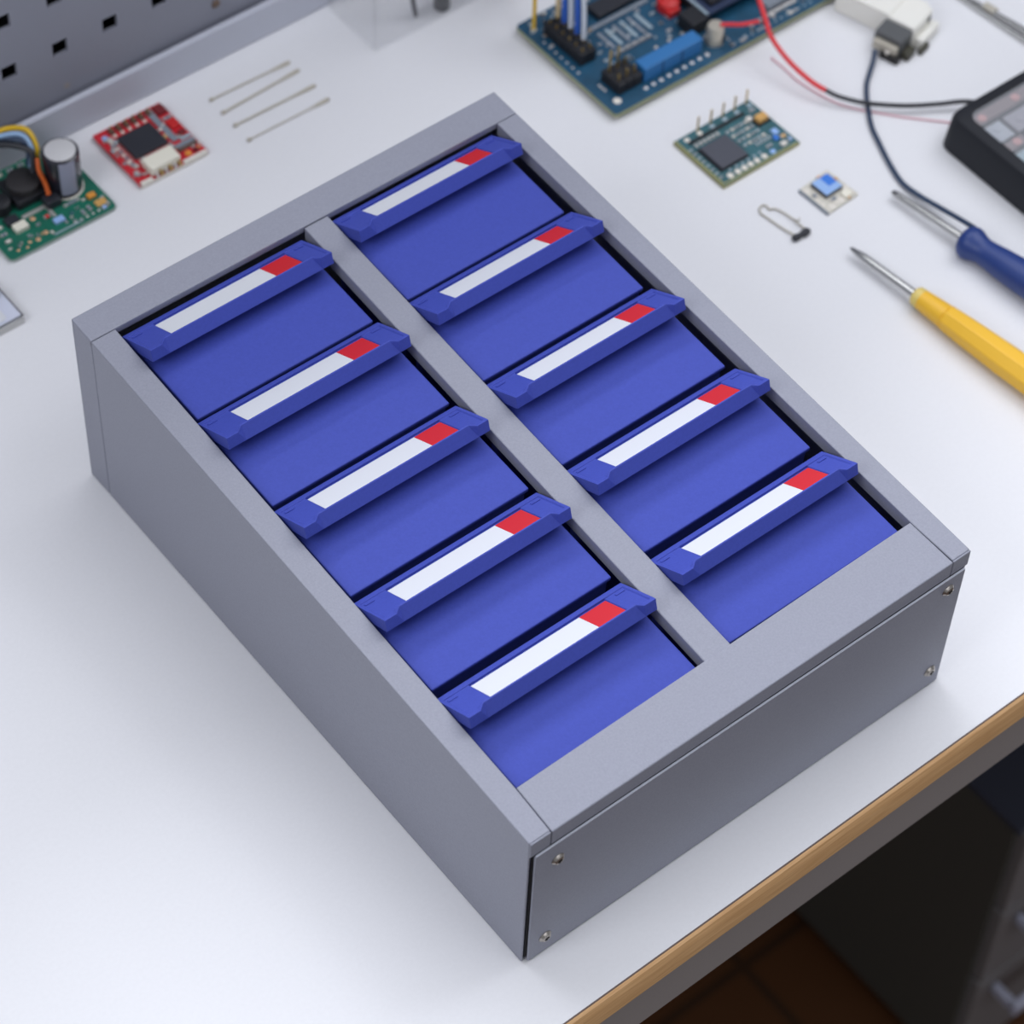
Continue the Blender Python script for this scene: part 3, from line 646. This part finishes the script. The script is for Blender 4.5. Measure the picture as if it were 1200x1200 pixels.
# ------------------------------------------------------------------ looped lead component
tc_ = thing('looped_component', 'small component with a dark head and a looped pair of thin wire leads', 'component', (389, 262, 0)); to = (389, 262, 0)
MB(to).tube([(386.2, 251.5, 1.4), (384.4, 260, 1.0), (383.2, 270, .9), (382.6, 274.6, .9), (385.2, 278, .9), (388.6, 277.4, .9), (388.3, 273.8, .9), (390.6, 272.8, .9), (392.0, 270, 1.0), (393.4, 262, 1.2), (393.6, 251.5, 1.5)], .5, 8, 6).build('wire_leads', M_lead, tc_, smooth=60)
MB(to).tube([(392.8, 263, 1.2), (393.6, 260, 1.6), (393.8, 256.4, 3.4), (394.4, 257.6, 4.6)], .32, 8).build('wire_barb', M_lead, tc_, smooth=60)
MB(to).axis((383.2, 249.4, 1.9), (396, 249.0, 1.9), [(0, 1.0), (.7, 1.8), (3.6, 1.9), (4.6, 1.5), (6, 1.6), (7.2, 2.2), (10.2, 2.1), (11.4, 1.2)], 16).build('head', M_chip, tc_, smooth=50, label='dark head')

# ------------------------------------------------------------------ yellow screwdriver
ys = thing('screwdriver', 'yellow-handled screwdriver pointing at the parts cabinet', 'screwdriver', (408, 150, 0)); yo = (408, 150, 0)
A0 = Vector((401.2, 224.6, 5.0)); A1 = Vector((411.4, 96.0, 9.0)); dv = (A1-A0).normalized()
def onax(t): return A0+dv*t
MB(yo).axis(A0, A1, [(0, .5), (2.2, 1.3), (9, 2.2), (13, 2.3), (50, 2.4)], 20).build('shaft', M_steel, ys, smooth=40, label='steel shaft')
MB(yo).axis(onax(46.2), A1, [(0, 4.6), (1.0, 5.4), (4.5, 5.6), (4.8, 5.5)], 24).build('collar', M_yelc, ys, smooth=35, label='pale translucent collar')
MB(yo).axis(onax(50.6), A1, [(0, 5.5), (8, 6.1), (17, 6.6), (17.3, 6.9)], 24).build('grip_neck', M_yel, ys, smooth=35)
MB(yo).axis(onax(67.4), A1, [(0, 6.4), (.8, 7.2), (14, 8.0), (40, 8.9), (90, 9.4), (108, 9.4), (112, 7.5)], 8).build('handle', M_yel, ys, 1.2, 3)

# ------------------------------------------------------------------ blue screwdriver
bs = thing('screwdriver', 'screwdriver with a dark blue flared handle lying beside the black case', 'screwdriver', (453, 185, 0)); so = (453, 185, 0)
B0 = Vector((447.6, 241.5, 4.6)); B1 = Vector((457.2, 146.0, 9.6)); dv = (B1-B0).normalized()
MB(so).axis(B0, B1, [(0, 1.0), (1.5, 1.7), (5, 2.0), (52, 2.1)], 20).build('shaft', M_steel, bs, smooth=40, label='steel shaft')
MB(so).axis(B0+dv*49.5, B1, [(0, 4.5), (.8, 7.2), (2.4, 8.9), (5.0, 9.4), (7.6, 9.1), (10.2, 8.0), (13.6, 7.2), (18, 7.4), (26, 8.2), (38, 9.0), (80, 9.5), (100, 9.5), (108, 8.8), (111, 6)], 32).build('handle', M_bhand, bs, smooth=50)

# ------------------------------------------------------------------ black case with compartments
dc = thing('component_case', 'black plastic case with clear-lidded compartments at the right edge', 'case', (560, 190, 0)); do = (560, 190, 0)
def shp(i): return rrect(495.6+i, 640-i, 60+i, 256.6-i, 8, 6)
MB(do).loft([[(x, y, 0.0) for x, y in shp(1.0)], [(x, y, 1.2) for x, y in shp(.2)], [(x, y, 20.5) for x, y in shp(1.6)], [(x, y, 23.2) for x, y in shp(2.8)], [(x, y, 24.2) for x, y in shp(4.6)], [(x, y, 24.2) for x, y in shp(9.0)], [(x, y, 20.6) for x, y in shp(9.6)]]).build('case_body', M_devblk, dc, smooth=35)
rows = [(238.6, 246.4, [(506, 630)], [M_cellC]), (222.4, 235.6, [(506, 517.6), (520.6, 545), (548, 580), (583, 630)], [M_cellB, M_cellA, M_cellB, M_cellA]),
        (214.6, 220.6, [(506, 520), (523, 560), (563, 630)], [M_cellC, M_cellA, M_cellC]), (196, 211.6, [(506, 532), (535, 580), (583, 630)], [M_cellD, M_cellB, M_cellA]),
        (176, 193, [(506, 540), (543, 630)], [M_cellA, M_cellB]), (150, 173, [(506, 560), (563, 630)], [M_cellB, M_cellA]), (110, 147, [(506, 560), (563, 630)], [M_cellA, M_cellB]), (72, 107, [(506, 630)], [M_cellC])]
for y0_, y1_, cs, ms in rows:
    for (a, b), m in zip(cs, ms):
        c_ = MB(do).box(a, b, y0_, y1_, 20.7, 22.0).build('compartment', m, dc, .4)
        MB(do).box(a-1.2, b+1.2, y1_, y1_+1.0, 20.7, 23.2).build('compartment_wall', M_devblk, c_)
for x, y, m in ((511, 241.6, M_cellP), (537, 242.5, M_cellP), (560, 242, M_cellP), (514, 217.5, M_cellP), (512, 231, M_cellB), (528, 229, M_cellA)):
    MB(do).axis((x, y, 22), (x, y, 30), [(0, 2.6), (.6, 2.6)], 14).build('small_part', m, dc, smooth=40)
MB(do).box(505.4, 630.4, 70.4, 247.0, 23.4, 23.9).build('clear_lid', M_lid, dc, .1, label='clear lid')

# ------------------------------------------------------------------ tweezers
tw = thing('tweezers', 'steel tweezers lying on the bench beyond the black case', 'tweezers', (595, 300, 0)); wo2 = (595, 300, 0)
TA = Vector((583.4, 368, 0)); TB = Vector((603, 228, 0)); td = (TB-TA).normalized(); tn = Vector((-td.y, td.x, 0))
for sg in (1, -1):
    rg = []
    for t, w, off, z in ((0, .5, .5, 1.4), (22, 1.2, .9, 1.6), (42, 1.8, 1.4, 1.8), (60, 2.4, 2.0, 2.2), (90, 3.2, 3.0, 2.6), (120, 3.0, 2.2, 2.4), (141, 2.4, 1.3, 2.2)):
        c0 = TA+td*t+tn*off*sg*1.1
        rg.append([c0+tn*a*.45+Vector((0, 0, zz)) for a, zz in ((-w, .2), (w, .2), (w, z+1), (-w, z+1))])
    MB(wo2).loft(rg).build('arm', M_steel, tw, .3)
MB(wo2).rbox((TA+td*53+tn*3.4)+Vector((0, 0, .2)), 5, 9, 3.0, math.atan2(td.y, td.x)+math.pi/2).build('grip_pad', M_lead, tw, .6)

# ------------------------------------------------------------------ camera, light, world
cam = bpy.data.cameras.new('camera'); co_ = bpy.data.objects.new('camera', cam); C.objects.link(co_)
co_.location = (-.4141, -.4545, 1.1154)
co_.rotation_euler = (0.6575, -0.0333, -0.6714)
cam.sensor_width = 36; cam.lens = 3367.5/1200*36
cam.dof.use_dof = True; cam.dof.focus_distance = 1.275; cam.dof.aperture_fstop = 9
bpy.context.scene.camera = co_

def area(name, loc, tgt, sx, sy, power, col):
    l = bpy.data.lights.new(name, 'AREA'); l.shape = 'RECTANGLE'; l.size = sx; l.size_y = sy; l.energy = power; l.color = col
    o = bpy.data.objects.new(name, l); C.objects.link(o); o.location = loc
    o.rotation_euler = (Vector(tgt)-Vector(loc)).to_track_quat('-Z', 'Y').to_euler()
    return o
TINT = (.972, 1.0, 1.075)
area('soft_light_back', (.3, 1.9, 1.6), (.2, .15, 0), 2.0, .8, 48.5, TINT)  # unseen soft light from behind, added for the shade under the handles
area('ceiling_light', (.3, .9, 1.9), (.2, .15, 0), 2.0, .6, 11.3, TINT)
area('fill_light_left', (-1.4, .1, 1.5), (.2, .15, 0), .9, .9, 12.3, TINT)  # added fill for the cabinet's left face, source unseen
area('fill_light_right', (1.3, .1, 1.6), (.2, .15, 0), .9, .9, 9.2, TINT)  # added fill from the right, power fitted to the bench brightness
area('fill_light_low', (.45, -.25, 1.3), (.2, .15, 0), .8, .5, 2.9, TINT)  # added fill above the front of the bench, no real lamp
area('fill_light_front', (.3, -1.6, .6), (.2, .15, 0), 1.2, .6, 3.3, TINT)  # added frontal fill to brighten the handle bands and front faces
w = bpy.data.worlds.new('world'); bpy.context.scene.world = w; w.use_nodes = True
bg = w.node_tree.nodes['Background']; bg.inputs['Color'].default_value = (*TINT, 1); bg.inputs['Strength'].default_value = .295
vs_ = bpy.context.scene.view_settings
vs_.view_transform = 'Standard'; vs_.look = 'None'; vs_.gamma = 1; vs_.use_curve_mapping = False; vs_.exposure = 0
